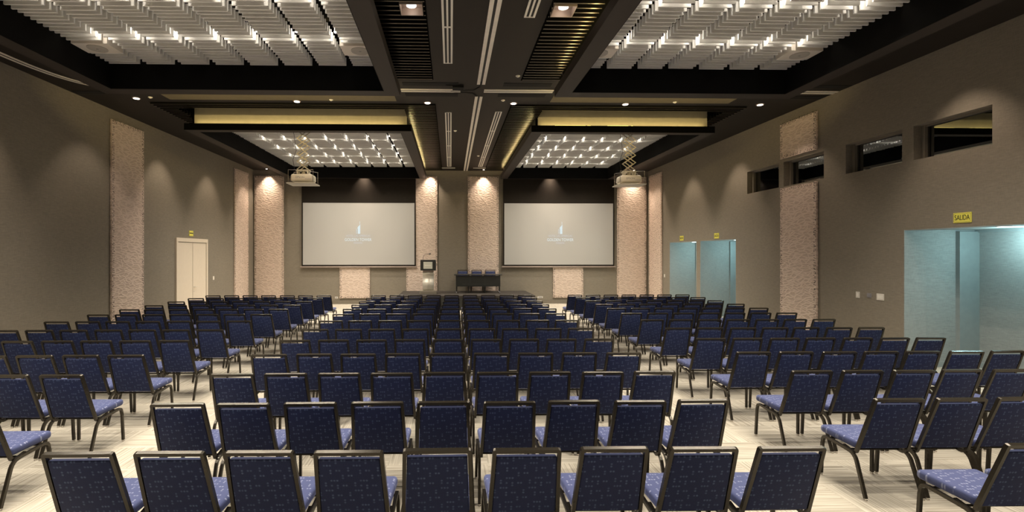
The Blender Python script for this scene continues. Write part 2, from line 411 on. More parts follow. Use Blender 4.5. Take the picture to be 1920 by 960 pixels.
struct('wall_corridor', bm, M['void'])

# ------------------------------------------------------------------ crinkled pink wall panels
PZ0, PZ1 = 0.25, 5.38
def wall_panel(side, u0, u1, z0, z1, label):
    """side: 'B' back wall, 'L', 'R'"""
    W, Hh, D = u1 - u0, z1 - z0, 0.045
    out = []
    def edge(p, q_, n):
        for i in range(n):
            t = i / n; a = Vector(p).lerp(Vector(q_), t)
            nrm = Vector((-(q_[1] - p[1]), q_[0] - p[0])).normalized()
            out.append(a + nrm * rnd.uniform(-0.002, 0.016) * (1 if i else 0))
    nw, nh = max(4, int(W / 0.045)), max(4, int(Hh / 0.045))
    edge((-W/2, 0), (W/2, 0), nw); edge((W/2, 0), (W/2, Hh), nh); edge((W/2, Hh), (-W/2, Hh), nw); edge((-W/2, Hh), (-W/2, 0), nh)
    bm = B()
    f = bm.faces.new([bm.verts.new((p[0], 0, p[1])) for p in out])
    r = bmesh.ops.extrude_face_region(bm, geom=[f])
    for v in r['geom']:
        if isinstance(v, bmesh.types.BMVert): v.co.y -= D
    # perforations along the border
    def hole(x, z):
        s = rnd.uniform(0.012, 0.020); a = rnd.uniform(0, 1.5)
        vs = [bm.verts.new((x + s * math.cos(a + i * 1.5708) * (1 if i % 2 else 0.6), -D - 0.0015, z + s * math.sin(a + i * 1.5708))) for i in range(4)]
        bm.faces.new(vs).material_index = 1
    n = int(Hh / 0.052)
    for i in range(n):
        for s in (-1, 1):
            for c in range(2):
                if rnd.random() < 0.8: hole(s * (W/2 - 0.028 - c * 0.034 - rnd.uniform(0, 0.012)), 0.03 + (i + rnd.random() * 0.7) * 0.052)
    n = int(W / 0.06)
    for i in range(n):
        for z in (0.03, Hh - 0.03):
            for c in range(2):
                if rnd.random() < 0.8: hole(-W/2 + 0.03 + (i + rnd.random() * 0.7) * 0.06, z + (1 if z < 1 else -1) * c * 0.034)
    me = bpy.data.meshes.new('wall_panel'); bm.normal_update(); bm.to_mesh(me); bm.free()
    o = bpy.data.objects.new('wall_panel', me); C.objects.link(o); me.materials.append(M['panel']); me.materials.append(M['dark_hole'])
    u = (u0 + u1) / 2
    if side == 'B': o.location = (u, YB - 0.012, z0)
    if side == 'L': o.location = (XL + 0.012, u, z0); o.rotation_euler.z = R(90)
    if side == 'R': o.location = (XR - 0.012, u, z0); o.rotation_euler.z = R(-90)
    tag(o, label, 'wall panel', 'pink crinkled wall panels')
    return o
wall_panel('B', -8.2, -6.98, PZ0, PZ1, 'tall pink crinkled panel on back wall in the left corner')
wall_panel('B', -4.66, -3.39, PZ0, PZ1, 'pink crinkled panel showing only below the left screen')
wall_panel('B', -1.87, -0.56, PZ0, PZ1, 'tall pink crinkled panel behind the lectern, beside the left screen')
wall_panel('B', 0.72, 2.03, PZ0, PZ1, 'tall pink crinkled panel behind the stage table, beside the right screen')
wall_panel('B', 4.33, 5.63, PZ0, PZ1, 'pink crinkled panel showing only below the right screen')
wall_panel('B', 7.07, 8.33, PZ0, PZ1, 'tall pink crinkled panel on back wall in the right corner')
wall_panel('L', 11.82, 13.04, PZ0, PZ1, 'tall pink crinkled panel on left wall nearest the camera, before the white door')
wall_panel('L', 18.45, 19.69, PZ0, PZ1, 'tall pink crinkled panel on left wall beyond the white door')
wall_panel('R', 10.79, 12.0, 4.5, PZ1, 'square pink crinkled panel above a slot window on right wall')
wall_panel('R', 10.79, 12.0, PZ0, 3.77, 'tall pink crinkled panel under a slot window on right wall')
wall_panel('R', 18.86, 20.08, PZ0, PZ1, 'narrow looking pink panel on right wall at the far corner')

# ------------------------------------------------------------------ left wall door, signs, switches
dr = bpy.data.objects.new('door_1', None); C.objects.link(dr); dr['kind'] = 'structure'; dr.location = (XL, 15.51, 0)
W, Hh = 1.86, 2.6
bm = B(); box(bm, 0.0, 0.05, -W/2, -W/2 + 0.09, 0, Hh); box(bm, 0.0, 0.05, W/2 - 0.09, W/2, 0, Hh); box(bm, 0.0, 0.05, -W/2 + 0.09, W/2 - 0.09, Hh - 0.12, Hh)
obj('door_frame', bm, M['door'], dr)
for s in (-1, 1):
    bm = B(); y0, y1 = (-W/2 + 0.1, -0.012) if s < 0 else (0.012, W/2 - 0.1)
    box(bm, 0.002, 0.03, y0, y1, 0.01, Hh - 0.135); lf = obj('door_leaf', bm, M['door'], dr)
    bm = B()
    for z in (0.35, 1.25, 2.15): cyl(bm, (0.034, s * (W/2 - 0.105), z), 0.009, 0.11, seg=10)
    obj('hinge', bm, M['steel'], lf)
    if s > 0:
        bm = B(); cyl(bm, (0.036, 0.085, 1.05), 0.026, 0.012, 'X', 16); rod(bm, (0.04, 0.085, 1.05), (0.075, 0.085, 1.05), 0.009, 10); rod(bm, (0.075, 0.08, 1.05), (0.075, 0.21, 1.05), 0.009, 10)
        cyl(bm, (0.034, 0.085, 0.9), 0.014, 0.01, 'X', 12)
        obj('door_handle', bm, M['steel'], lf)
bm = B(); box(bm, 0.0, 0.012, -0.013, 0.013, 0.01, Hh - 0.135); obj('door_gap', bm, M['ink'], dr)

def exit_sign(side, y, z, w_, h_, label, txt=True, double=False):
    x = XR - 0.006 if side == 'R' else XL + 0.006
    t = thing('exit_sign', label, 'sign', (x, y, z), R(-90) if side == 'R' else R(90), 'yellow exit signs over the doors')
    bm = B(); rbox(bm, -w_/2, w_/2, -0.006, 0.006, -h_/2, h_/2, 0.002, 1, False); obj('plate', bm, M['sign'], t)
    bm = B(); e = 0.012; yy = -0.0075
    for a in ((-w_/2 + e, w_/2 - e, -h_/2 + e, -h_/2 + e + 0.003), (-w_/2 + e, w_/2 - e, h_/2 - e - 0.003, h_/2 - e), (-w_/2 + e, -w_/2 + e + 0.003, -h_/2 + e, h_/2 - e), (w_/2 - e - 0.003, w_/2 - e, -h_/2 + e, h_/2 - e)):
        box(bm, a[0], a[1], yy, yy + 0.002, a[2], a[3])
    if double: box(bm, -w_/2 + 0.02, w_/2 - 0.02, yy, yy + 0.002, -0.012, 0.022)
    obj('border_line', bm, M['sign_ink'], t)
    if txt:
        o = text('lettering', 'SALIDA', h_ * 0.74, M['sign_ink'], (0, -0.0075, 0), (R(90), 0, 0), t)
        k = (w_ * 0.82) / max(1e-3, o.dimensions.x); o.scale.x = k; 
        o.data.transform(Matrix.Scale(1, 4))
exit_sign('R', 7.70, 2.70, 0.28, 0.165, 'largest yellow SALIDA exit sign, above nearest teal alcove')
exit_sign('R', 15.0, 2.68, 0.27, 0.17, 'small yellow exit sign above the middle teal alcove')
exit_sign('R', 17.3, 2.68, 0.27, 0.17, 'small yellow exit sign above the farthest teal alcove')
exit_sign('L', 15.47, 2.76, 0.24, 0.17, 'yellow green exit sign on left wall above cream double door', txt=False, double=True)

def plate(name, side, u, z, w_, h_, label, mat=None, cat='switch', keys=1, group=None):
    loc = {'R': (XR - 0.004, u, z), 'L': (XL + 0.004, u, z), 'B': (u, YB - 0.004, z)}[side]
    t = thing(name, label, cat, loc, {'R': R(-90), 'L': R(90), 'B': 0}[side], group)
    bm = B(); rbox(bm, -w_/2, w_/2, -0.006, 0.004, -h_/2, h_/2, 0.002, 2, False); obj('cover_plate', bm, mat or M['plate'], t)
    for i in range(keys):
        bm = B(); kw = (w_ * 0.7) / keys; x = -w_ * 0.35 + kw * (i + 0.5)
        rbox(bm, x - kw * 0.38, x + kw * 0.38, -0.010, -0.004, -h_ * 0.28, h_ * 0.28, 0.001, 1, False); obj('rocker' if cat == 'switch' else 'socket', bm, M['grey_plate'] if mat is None and cat != 'switch' else (mat or M['white']), t)
plate('light_switch', 'R', 9.73, 1.26, 0.09, 0.13, 'narrow white switch plate, leftmost of three by nearest teal alcove')
plate('wall_control', 'R', 9.46, 1.27, 0.10, 0.085, 'small grey control plate between two white plates on right wall', M['grey_plate'])
plate('light_switch', 'R', 9.21, 1.26, 0.16, 0.13, 'wide white triple switch plate nearest to the large teal alcove', keys=3)
plate('light_switch', 'R', 18.70, 1.25, 0.09, 0.13, 'white switch plate at far right corner beside farthest teal alcove')
plate('light_switch', 'L', 16.91, 1.27, 0.10, 0.13, 'white switch plate beside the cream double door')
plate('wall_outlet', 'B', -4.80, 0.27, 0.12, 0.08, 'white outlet plate low on back wall below left screen', cat='outlet', keys=2)
plate('wall_outlet', 'B', 3.80, 0.27, 0.23, 0.08, 'white double outlet plate low on back wall right of stage', cat='outlet', keys=3)

# ------------------------------------------------------------------ ceiling frames (hanging dark boxes), fins, baffles
ZB, ZL = 5.23, 5.40         # beam bottom, top of its lip
def ceiling_frame(x0, x1, y0, y1, label, bw=0.28, by0=0.2, by1=0.28, leds=()):
    t = thing('ceiling_frame', label, 'ceiling frame', ((x0 + x1) / 2, (y0 + y1) / 2, ZB), group='dark hanging ceiling frames')
    ox, oy = (x0 + x1) / 2, (y0 + y1) / 2
    a0, a1, b0, b1 = x0 - ox, x1 - ox, y0 - oy, y1 - oy
    H1, H2 = ZL - ZB, 6.55 - ZB
    def part(name, *r, m='beam', z0=0, z1=H1):
        bm = B(); box(bm, *r, z0, z1); return obj(name, bm, M[m], t)
    part('beam', a0, a1, b0, b0 + by0); part('beam', a0, a1, b1 - by1, b1)
    part('beam', a0, a0 + bw, b0 + by0, b1 - by1); part('beam', a1 - bw, a1, b0 + by0, b1 - by1)
    # inner black faces and the cream upstands set back from the lip
    ib = 0.012
    for r in ((a0 + bw, a0 + bw + ib, b0 + by0, b1 - by1), (a1 - bw - ib, a1 - bw, b0 + by0, b1 - by1), (a0 + bw, a1 - bw, b0 + by0, b0 + by0 + ib), (a0 + bw, a1 - bw, b1 - by1 - ib, b1 - by1)):
        part('inner_board', *r, m='black', z0=0.004, z1=H2)
    s = 0.13
    part('upstand', a0 + s + 0.06, a1 - s, b0 + s, b0 + s + 0.03, m='cream', z0=H1, z1=H2)
    s2 = min(s, by1 - 0.035); part('upstand', a0 + s, a1 - s, b1 - s2 - 0.03, b1 - s2, m='cream', z0=H1, z1=H2)
    part('upstand', a0 + s, a0 + s + 0.03, b0 + s + 0.03, b1 - s, m='matt', z0=H1, z1=H2)
    part('upstand', a1 - s - 0.03, a1 - s, b0 + s + 0.03, b1 - s, m='matt', z0=H1, z1=H2)
    part('front_fascia', a0, a1, b0 - 0.006, b0, m='matt', z0=0.004, z1=H1)
    for sd in leds:
        if sd == 'F': lamp('AREA', 'cove_light', (0, b0 + 0.06, H1 + 0.02), COVE_W * (a1 - a0) * 0.85, GOLD, t, a1 - a0 - 0.5, size_y=0.03, direction=(0, 0.35, 1))
        if sd == 'B': lamp('AREA', 'cove_light', (0, b1 - 0.05, H1 + 0.02), COVE_W * (a1 - a0) * 12, GOLD, t, a1 - a0 - 0.9, size_y=0.03, direction=(0, 1, 0.42))
        if sd in 'LR':
            sx = a0 + 0.06 if sd == 'L' else a1 - 0.06
            lo = lamp('AREA', 'cove_light', (sx, 0, H1 + 0.02), COVE_W * (b1 - b0) * 4.5, GOLD, t, 0.03, size_y=b1 - b0 - 0.4)
            zz = -Vector((-0.25 if sd == 'L' else 0.25, 0, 1)).normalized(); yy = Vector((0, 1, 0)); xx = yy.cross(zz)
            lo.rotation_euler = Matrix((xx, yy, zz)).transposed().to_euler()
    return t
FL, FR = (-6.72, -1.0), (2.07, 6.83)
f1l = ceiling_frame(*FL, 0.3, 9.53, 'nearest left dark ceiling frame holding white baffles', leds='B')
f1r = ceiling_frame(*FR, 0.3, 9.53, 'nearest right dark ceiling frame holding white baffles', leds='BL')
f2l = ceiling_frame(*FL, 12.26, 19.93, 'far left dark ceiling frame before the left screen', by1=0.07, leds='FR')
f2r = ceiling_frame(*FR, 12.26, 19.93, 'far right dark ceiling frame before the right screen', by1=0.07, leds='FL')
# short lengths of LED strip that peep over the lip of the far right frame
for (xa, xb) in ((4.50 - 1.82, 4.50 - 1.03), (4.50 - 0.98, 4.5 - 0.9), (4.50 - 0.46, 4.50 + 0.08), (4.5 + 0.16, 4.5 + 0.20)):
    bm = B(); c = (FR[0] + FR[1]) / 2; oy = (12.26 + 19.93) / 2
    box(bm, xa - c, xb - c, 12.27 - oy, 12.29 - oy, ZL - ZB, ZL - ZB + 0.012); obj('led_strip', bm, M['gold_on'], f2r)

# louvres of black fins in the ceiling troughs
def louvre(tx, ty, fx, fy, label):
    ox, oy = (tx[0] + tx[1]) / 2, (ty[0] + ty[1]) / 2
    t = thing('fin_louvre', label, 'ceiling louvre', (ox, oy, ZC - 0.04), group='black fin louvres around the frames')
    bm = B(); y = ty[0] + 0.06
    e = 0.015
    while y < ty[1] - 0.03:
        if fy[0] - 0.02 < y < fy[1] + 0.02:
            segs = ((tx[0] + e, fx[0] - 0.02 + 0.10), (fx[1] - 0.10, tx[1] - e))
        elif ty[0] > 5 and y > ty[0] + 0.40 and y < fy[0]: segs = ((tx[0] + e, fx[0] + 0.17), (fx[1] - 0.12, tx[1] - e))
        else: segs = ((tx[0] + e, tx[1] - e),)
        if ty[0] < 1 and 6.66 < y < 7.06:
            gx = -0.56 if ox < 0 else 1.62
            segs = [sg for a, b in segs for sg in (((a, gx - 0.17), (gx + 0.17, b)) if a < gx < b else ((a, b),)) if sg[1] > sg[0]]
        for a, b in segs:
            n0 = len(bm.faces); box(bm, a - ox, b - ox, y - 0.012 - oy, y + 0.014 - oy, 0.0, 0.10, 1)
            bm.faces.ensure_lookup_table(); bm.faces[n0].material_index = 0
        y += 0.128
    obj('fins', bm, [M['fin'], M['fin_face']], t)
    bm = B()
    for x in (tx[0] + 0.02, tx[1] - 0.02): box(bm, x - 0.008 - ox, x + 0.008 - ox, ty[0] - oy, ty[1] - oy, 0.101, 0.13)
    for yy in (ty[0] + 0.005, ty[1] - 0.021): box(bm, tx[0] - ox, tx[1] - ox, yy - oy, yy + 0.016 - oy, 0.041, 0.13)
    obj('carrier_rail', bm, M['fin_face'], t)
    return t
louvre(TL, F1Y, FL, (0.3, 9.53), 'black fin louvre around the nearest left ceiling frame')
louvre(TR, F1Y, FR, (0.3, 9.53), 'gold lit fin louvre around the nearest right ceiling frame')
louvre(TL, F2Y, FL, (12.26, 19.93), 'black fin louvre around the far left ceiling frame')
louvre(TR, F2Y, FR, (12.26, 19.93), 'black fin louvre around the far right ceiling frame')

# white slatted baffles: rows of short boards with little lamps in the gaps between rows
BZ = 5.69
ORD = ['first', 'second', 'third', 'fourth', 'fifth', 'sixth', 'seventh', 'eighth', 'ninth', 'tenth', 'eleventh', 'twelfth', 'thirteenth']
def bulb(parent, x, y, z):
    bm = B(); bmesh.ops.create_uvsphere(bm, u_segments=10, v_segments=6, radius=0.02, matrix=Matrix.Translation((x, y, z)))
    cyl(bm, (x, y, z + 0.045), 0.012, 0.05, seg=8); o = obj('lamp', bm, M['lamp_on'], parent)
    lamp('POINT', 'lamp_light', (x, y, z - 0.035), BULB_W, BULB_C, parent, 0.012)
    lamp('SPOT', 'lamp_beam', (x, y, -0.012), BEAM_W, BULB_C, parent, 0.012, spot=115, blend=0.7, direction=(0, 0, -1))
def baffles(x0, x1, y0, y1, n, rows, where, skips):
    p = (x1 - x0) / n; gap = 0.125
    for i in range(n):
        a, b = x0 + i * p + (gap / 2 if i else 0.01), x0 + (i + 1) * p - (gap / 2 if i < n - 1 else 0.01)
        cx_ = (a + b) / 2
        side = 'left edge' if 'left' in where else 'left edge'
        t = thing('baffle_strip', 'strip of white slatted baffles in %s frame, %s from left' % (where, ORD[i]), 'ceiling baffle', (cx_, (y0 + y1) / 2, BZ), group='white baffle strips in the %s frame' % where)
        bm = B(); y = y1 - 0.03; oy = (y0 + y1) / 2
        while y > y0 + 0.02:
            if not any(sx == i and sy0 - 0.02 < y < (sy1 + 0.02 if sy0 > 9 else 99) for sx, sy0, sy1 in skips):
                dz = rnd.uniform(-0.009, 0.006); box(bm, a - cx_, b - cx_, y - 0.012 - oy, y + 0.012 - oy, dz, 0.15)
            y -= 0.113 + rnd.uniform(-0.01, 0.01)
        obj('slats', bm, M['baffle'], t)
        if any(sx == i and sy0 < 9 for sx, sy0, sy1 in skips):
            bm = B(); y = y1 - 0.03
            while y > 8.7:
                box(bm, a - cx_, b - cx_, y - 0.012 - oy, y + 0.012 - oy, 0, 0.15); y -= 0.113
            obj('slats', bm, M['baffle'], t)
        bm = B()
        for xx in (a + 0.08, b - 0.08): box(bm, xx - 0.01 - cx_, xx + 0.01 - cx_, y0 - oy, y1 - oy, 0.151, 0.17)
        obj('hanger_rail', bm, M['black'], t)
        if i < n - 1:
            for ry in rows: bulb(t, b + gap / 2 - cx_, ry - oy, 0.115)
ia, ib_ = (FL[0] + 0.28, FL[1] - 0.28), (FR[0] + 0.28, FR[1] - 0.28)
R1 = [8.05, 6.78, 5.5, 4.2, 2.9, 1.6]; R2 = [13.85, 15.12, 16.38, 17.64, 18.9]
baffles(ia[0], ia[1], 0.52, 9.22, 8, R1, 'nearest left', [(7, 8.27, 8.68), (0, 8.27, 8.68)])
baffles(ib_[0], ib_[1], 0.52, 9.22, 7, R1, 'nearest right', [(0, 8.27, 8.68), (6, 8.27, 8.68)])
baffles(ia[0], ia[1], 12.48, 19.85, 8, R2, 'far left', [(3, 12.48, 12.95), (4, 12.48, 12.95)])
baffles(ib_[0], ib_[1], 12.48, 19.85, 7, R2, 'far right', [(3, 12.48, 12.95), (4, 12.48, 12.95)])
def ceiling_speaker(x0, x1, label):
    t = thing('ceiling_speaker', label, 'speaker', ((x0 + x1) / 2, 8.475, BZ - 0.02), group='square ceiling speakers among the baffles')
    w2 = (x1 - x0) / 2
    bm = B(); box(bm, -w2, w2, -0.2, 0.2, 0, 0.19); obj('housing', bm, M['speaker_box'], t)
    bm = B(); cyl(bm, (0, 0, -0.004), 0.155, 0.012, seg=40); obj('round_grille', bm, M['speaker_mesh'], t)
    bm = B(); rbox(bm, -0.02, 0.02, -0.006, 0.006, -0.014, -0.009, 0.001, 1); obj('badge', bm, M['ink'], t)
pl = (ia[1] - ia[0]) / 8; pr = (ib_[1] - ib_[0]) / 7
ceiling_speaker(ia[0] + 7 * pl + 0.02, ia[1], 'square white speaker at right end of nearest left baffles')
ceiling_speaker(ia[0] + 0.01, ia[0] + pl - 0.03, 'square white speaker at left end of nearest left baffles')
ceiling_speaker(ib_[0], ib_[0] + pr - 0.03, 'square white speaker at left end of nearest right baffles')
ceiling_speaker(ib_[0] + 6 * pr + 0.02, ib_[1], 'square white speaker at right end of nearest right baffles')

# ------------------------------------------------------------------ flat ceiling: tracks, grilles, lights
zt = ZC - 0.004
def track(x0, x1, y0, y1, label, along):
    t = thing('partition_track', label, 'ceiling track', ((x0 + x1) / 2, (y0 + y1) / 2, ZC), group='pale partition tracks in the ceiling')
    a, b = (x1 - x0) / 2, (y1 - y0) / 2
    for s in (-1, 1):
        bm = B()
        if along == 'Y': box(bm, s * 0.022 if s > 0 else -a, a if s > 0 else -0.022, -b, b, -0.01, 0.002)
        else: box(bm, -a, a, s * 0.022 if s > 0 else -b, b if s > 0 else -0.022, -0.01, 0.002)
        obj('rail', bm, M['track'], t)
    bm = B()
    if along == 'Y': box(bm, -0.022, 0.022, -b, b, -0.004, 0.002)
    else: box(bm, -a, a, -0.022, 0.022, -0.004, 0.002)
    obj('track_slot', bm, M['grille_slot'], t)
track(0.545, 0.715, YF, 9.96, 'pale double track running along the ceiling centre, nearest length', 'Y')
track(0.545, 0.715, 10.74, YB - 0.01, 'pale double track running along ceiling centre to back wall', 'Y')
track(-1.07, 0.21, 10.27, 10.45, 'short pale crosswise track left of the ceiling crossing', 'X')
track(0.72, 2.22, 10.27, 10.45, 'short pale crosswise track right of the ceiling crossing', 'X')
track(7.25, XR - 0.01, 10.2, 10.38, 'short pale crosswise track touching the right wall', 'X')
# curved track at the left wall
t = thing('partition_track', 'curved pale track bending along the left wall', 'ceiling track', (-7.92, 8.6, ZC), group='pale partition tracks in the ceiling')
path = [Vector((-7.93, 4.0, 0)), Vector((-7.93, 8.3, 0))] + arc((-7.93, 8.5, 0), (-7.93, 10.36, 0), (-7.0, 10.36, 0), 12)
for off, m, w_, dz in ((-0.05, 'track', 0.055, -0.005), (0.05, 'track', 0.055, -0.005), (0, 'grille_slot', 0.044, -0.002)):
    bm = B(); pts = []
    for i, p in enumerate(path):
        d = (path[min(i+1, len(path)-1)] - path[max(i-1, 0)]).normalized(); nrm = Vector((d.y, -d.x, 0))
        pts.append(p + nrm * off + Vector((7.92, -8.6, dz)))
    sweep(bm, pts, 0.008, w_, (0, 0, 1)); obj('rail' if m == 'track' else 'track_slot', bm, M[m], t)
for x0, x1, y0, y1, lab in ((-1.0, 0.16, 9.88, 10.07, 'black ceiling slot left of crossing, nearer the camera'), (-1.0, 0.16, 10.56, 10.74, 'black ceiling slot left of crossing, farther from the camera'),
                       (1.1, 2.1, 9.88, 10.07, 'black ceiling slot right of crossing, nearer the camera'), (1.05, 2.1, 10.56, 10.74, 'black ceiling slot right of crossing, farther from the camera'),
                       (7.45, 8.4, 9.85, 10.02, 'black ceiling slot at right wall before the short track'), (7.35, 8.4, 10.54, 10.72, 'black ceiling slot at right wall behind the short track'),
                       (-8.2, -7.0, 10.56, 10.74, 'black ceiling slot at left wall behind the curved track')):
    bm = B(); box(bm, x0, x1, y0, y1, ZC - 0.006, ZC + 0.002)
    tag(obj('ceiling_slot', bm, M['void']), lab, 'ceiling slot', 'black slots beside the tracks')
bm = B(); box(bm, 0.04, 0.27, 10.02, 10.2, ZC - 0.05, ZC + 0.002); box(bm, -0.1, 0.04, 10.0, 10.03, ZC - 0.02, ZC)
tag(obj('junction_box', bm, M['void']), 'small black box beside the track crossing', 'ceiling box')
for pts, lab in ((((0.63, 9.8), (0.62, 10.1), (0.5, 10.3), (0.25, 10.34), (0.0, 10.36)), 'dark curved guide line on the near side of track crossing'), (((0.08, 10.46), (0.3, 10.46), (0.48, 10.5), (0.58, 10.7)), 'dark curved guide line on the far side of track crossing')):
    bm = B(); sweep(bm, [(p[0], p[1], ZC - 0.012) for p in pts], 0.006, 0.03, (0, 0, 1)); tag(obj('track_guide', bm, M['void']), lab, 'track guide')
# slot diffusers
def grille(x, y0, y1, label, n):
    t = thing('slot_diffuser', label, 'air grille', (x, (y0 + y1) / 2, ZC), group='white linear air grilles')
    h = (y1 - y0) / 2; W2 = 0.082
    bm = B()
    for a, b in ((-W2, -W2 + 0.032), (-0.014, 0.014), (W2 - 0.032, W2)): box(bm, a, b, -h, h, -0.012, 0.002)
    for i in range(n + 1):
        y = -h + 2 * h * i / n; box(bm, -W2, W2, max(-h, y - 0.02), min(h, y + 0.02), -0.0115, 0.0015)
    obj('grille_frame', bm, M['white'], t)
    bm = B(); box(bm, -W2 + 0.01, W2 - 0.01, -h + 0.01, h - 0.01, -0.004, 0.001); obj('slot', bm, M['grille_slot'], t)
grille(-0.05, 3.2, 8.87, 'long white air grille on near ceiling, left of centre track', 4)
grille(1.17, 1.6, 7.12, 'white air grille on near ceiling, right of centre track', 4)
grille(-0.06, 11.93, 19.3, 'long white air grille on far ceiling, left of centre track', 4)
grille(1.19, 11.85, 19.3, 'long white air grille on far ceiling, right of centre track', 4)
for x, lab in ((-0.1, 'short pale bar near back wall, left of the centre track'), (1.2, 'short pale bar near back wall, right of the centre track')):
    bm = B(); box(bm, x - 0.28, x + 0.28, 19.62, 19.7, ZC - 0.01, ZC); tag(obj('ceiling_bar', bm, M['white']), lab, 'ceiling fitting')
for i, (x, y, lab) in enumerate(((0.35 - 0.22, 13.72, 'small white detector on far ceiling between left grille and centre track'), (0.99, 17.2, 'small white detector on ceiling near back wall, right of centre track'), (1.33, 9.47, 'small white detector beside the nearest right fin louvre'), (1.2, 10.98, 'small white detector just behind the track crossing'), (-2.73, 11.03, 'small white detector on gold lit strip of left ceiling'), (-6.75, 10.95, 'small white detector at left end of gold lit strip'), (5.2, 11.02, 'small white detector on gold lit strip of right ceiling'))):
    t = thing('smoke_detector', lab, 'detector', (x, y, ZC), group='small white ceiling detectors')
    bm = B(); cyl(bm, (0, 0, -0.006), 0.045, 0.012, seg=20); obj('base', bm, M['white'], t)
    bm = B(); cyl(bm, (0, 0, -0.02), 0.022, 0.018, seg=16, r2=0.03); obj('sensor', bm, M['white'], t)

def downlight(x, y, label, target, power, spot=70, col=WARM, z=ZC, blend=0.6, r=0.085, group='round warm downlights'):
    t = thing('downlight', label, 'ceiling light', (x, y, z), group=group)
    bm = B(); cyl(bm, (0, 0, -0.004), r, 0.008, seg=28); obj('trim_ring', bm, M['rim'], t)
    bm = B(); cyl(bm, (0, 0, -0.011), r * 0.72, 0.008, seg=28); obj('lens', bm, M['lens_on'], t)
    lamp('SPOT', 'downlight_beam', (0, 0, -0.03), power, col, t, 0.03, spot=spot, blend=blend, direction=Vector(target))
for x, y, lab in ((-7.11, 11.03, 'round downlight on left ceiling by the left wall'), (7.3, 11.16, 'round downlight on right ceiling by the right wall'), (-3.55, 11.17, 'round downlight before far left frame, above left projector'), (-0.54, 11.2, 'round downlight left of centre at the crossing'), (1.47, 11.2, 'round downlight right of centre at the crossing'), (4.11, 11.2, 'round downlight before far right frame, above right projector')):
    side = abs(x) > 7
    downlight(x, y, lab, (0.25 * (-1 if x < 0 else 1), 0, -1) if side else (0, 0.35, -1), GIMBAL_W * (0.6 if side else 1.0), 75)
k = 0
for x, nm in ((-7.2, 'left'), (7.35, 'right')):
    for y, wh in ((19.25, 'farthest'), (16.5, 'second farthest'), (13.8, 'third farthest'), (8.2, 'near side'), (5.4, 'nearest')):
        if x > 0 and y < 9: y -= 0.6
        downlight(x, y, '%s round wall washer on ceiling by %s wall' % (wh, nm), (0.42 if x > 0 else -0.42, 0, -1), WASH_W, 62, blend=0.75, group='wall washers along the side walls')
for x, lab in ((-7.6, 'round washer above the left corner panel of back wall'), (-3.62, 'round washer above the left screen'), (-0.85, 'round washer above the panel behind lectern'), (1.38, 'round washer above the panel behind stage table'), (4.2, 'round washer above the right screen'), (7.7, 'round washer above the right corner panel of back wall')):
    downlight(x, 20.01, lab, (0, 0.02, -1), BACK_W * 1.15, 84, blend=0.7, z=ZC, r=0.05, group='washers along the back wall')
    lamp('SPOT', 'downlight_core', (x, 20.01, ZC - 0.05), BACK_W * 0.8, WARM, None, 0.02, spot=48, blend=1.0, direction=(0, 0.10, -1))
# gimbal boxes in the near fin troughs
for x, lab, tgt in ((-0.56, 'square recessed spotlight at left fin louvre, top of view', (-0.1, 0.3, -1)), (1.62, 'square recessed spotlight at right fin louvre, top of view', (0.1, 0.3, -1))):
    t = thing('recessed_spotlight', lab, 'ceiling light', (x, 6.86, ZC - 0.05), group='square recessed spotlights in the fins')
    bm = B()
    for r in ((-0.16, 0.16, -0.16, -0.15), (-0.16, 0.16, 0.15, 0.16), (-0.16, -0.15, -0.15, 0.15), (0.15, 0.16, -0.15, 0.15)): box(bm, *r, 0, 0.12)
    box(bm, -0.15, 0.15, -0.15, 0.15, 0.11, 0.12); obj('housing', bm, M['rim'], t)
    bm = B(); cyl(bm, (0, 0, 0.08), 0.07, 0.04, seg=24); obj('lens', bm, M['lens_on'], t)
    lamp('SPOT', 'spot_beam', (0, 0, 0.045), GIMBAL_W * 0.5, WARM, t, 0.03, spot=80, blend=0.6, direction=tgt)
# unseen warm fill lights, added behind the camera
for x in (-5.5, -2.0, 2.0, 5.5):
    lamp('AREA', 'rear_fill_light', (x, -1.9, ZC - 0.1), REAR_W / 4, (1.0, 0.90, 0.76), None, 1.6, size_y=1.2, direction=(0, 0, -1))

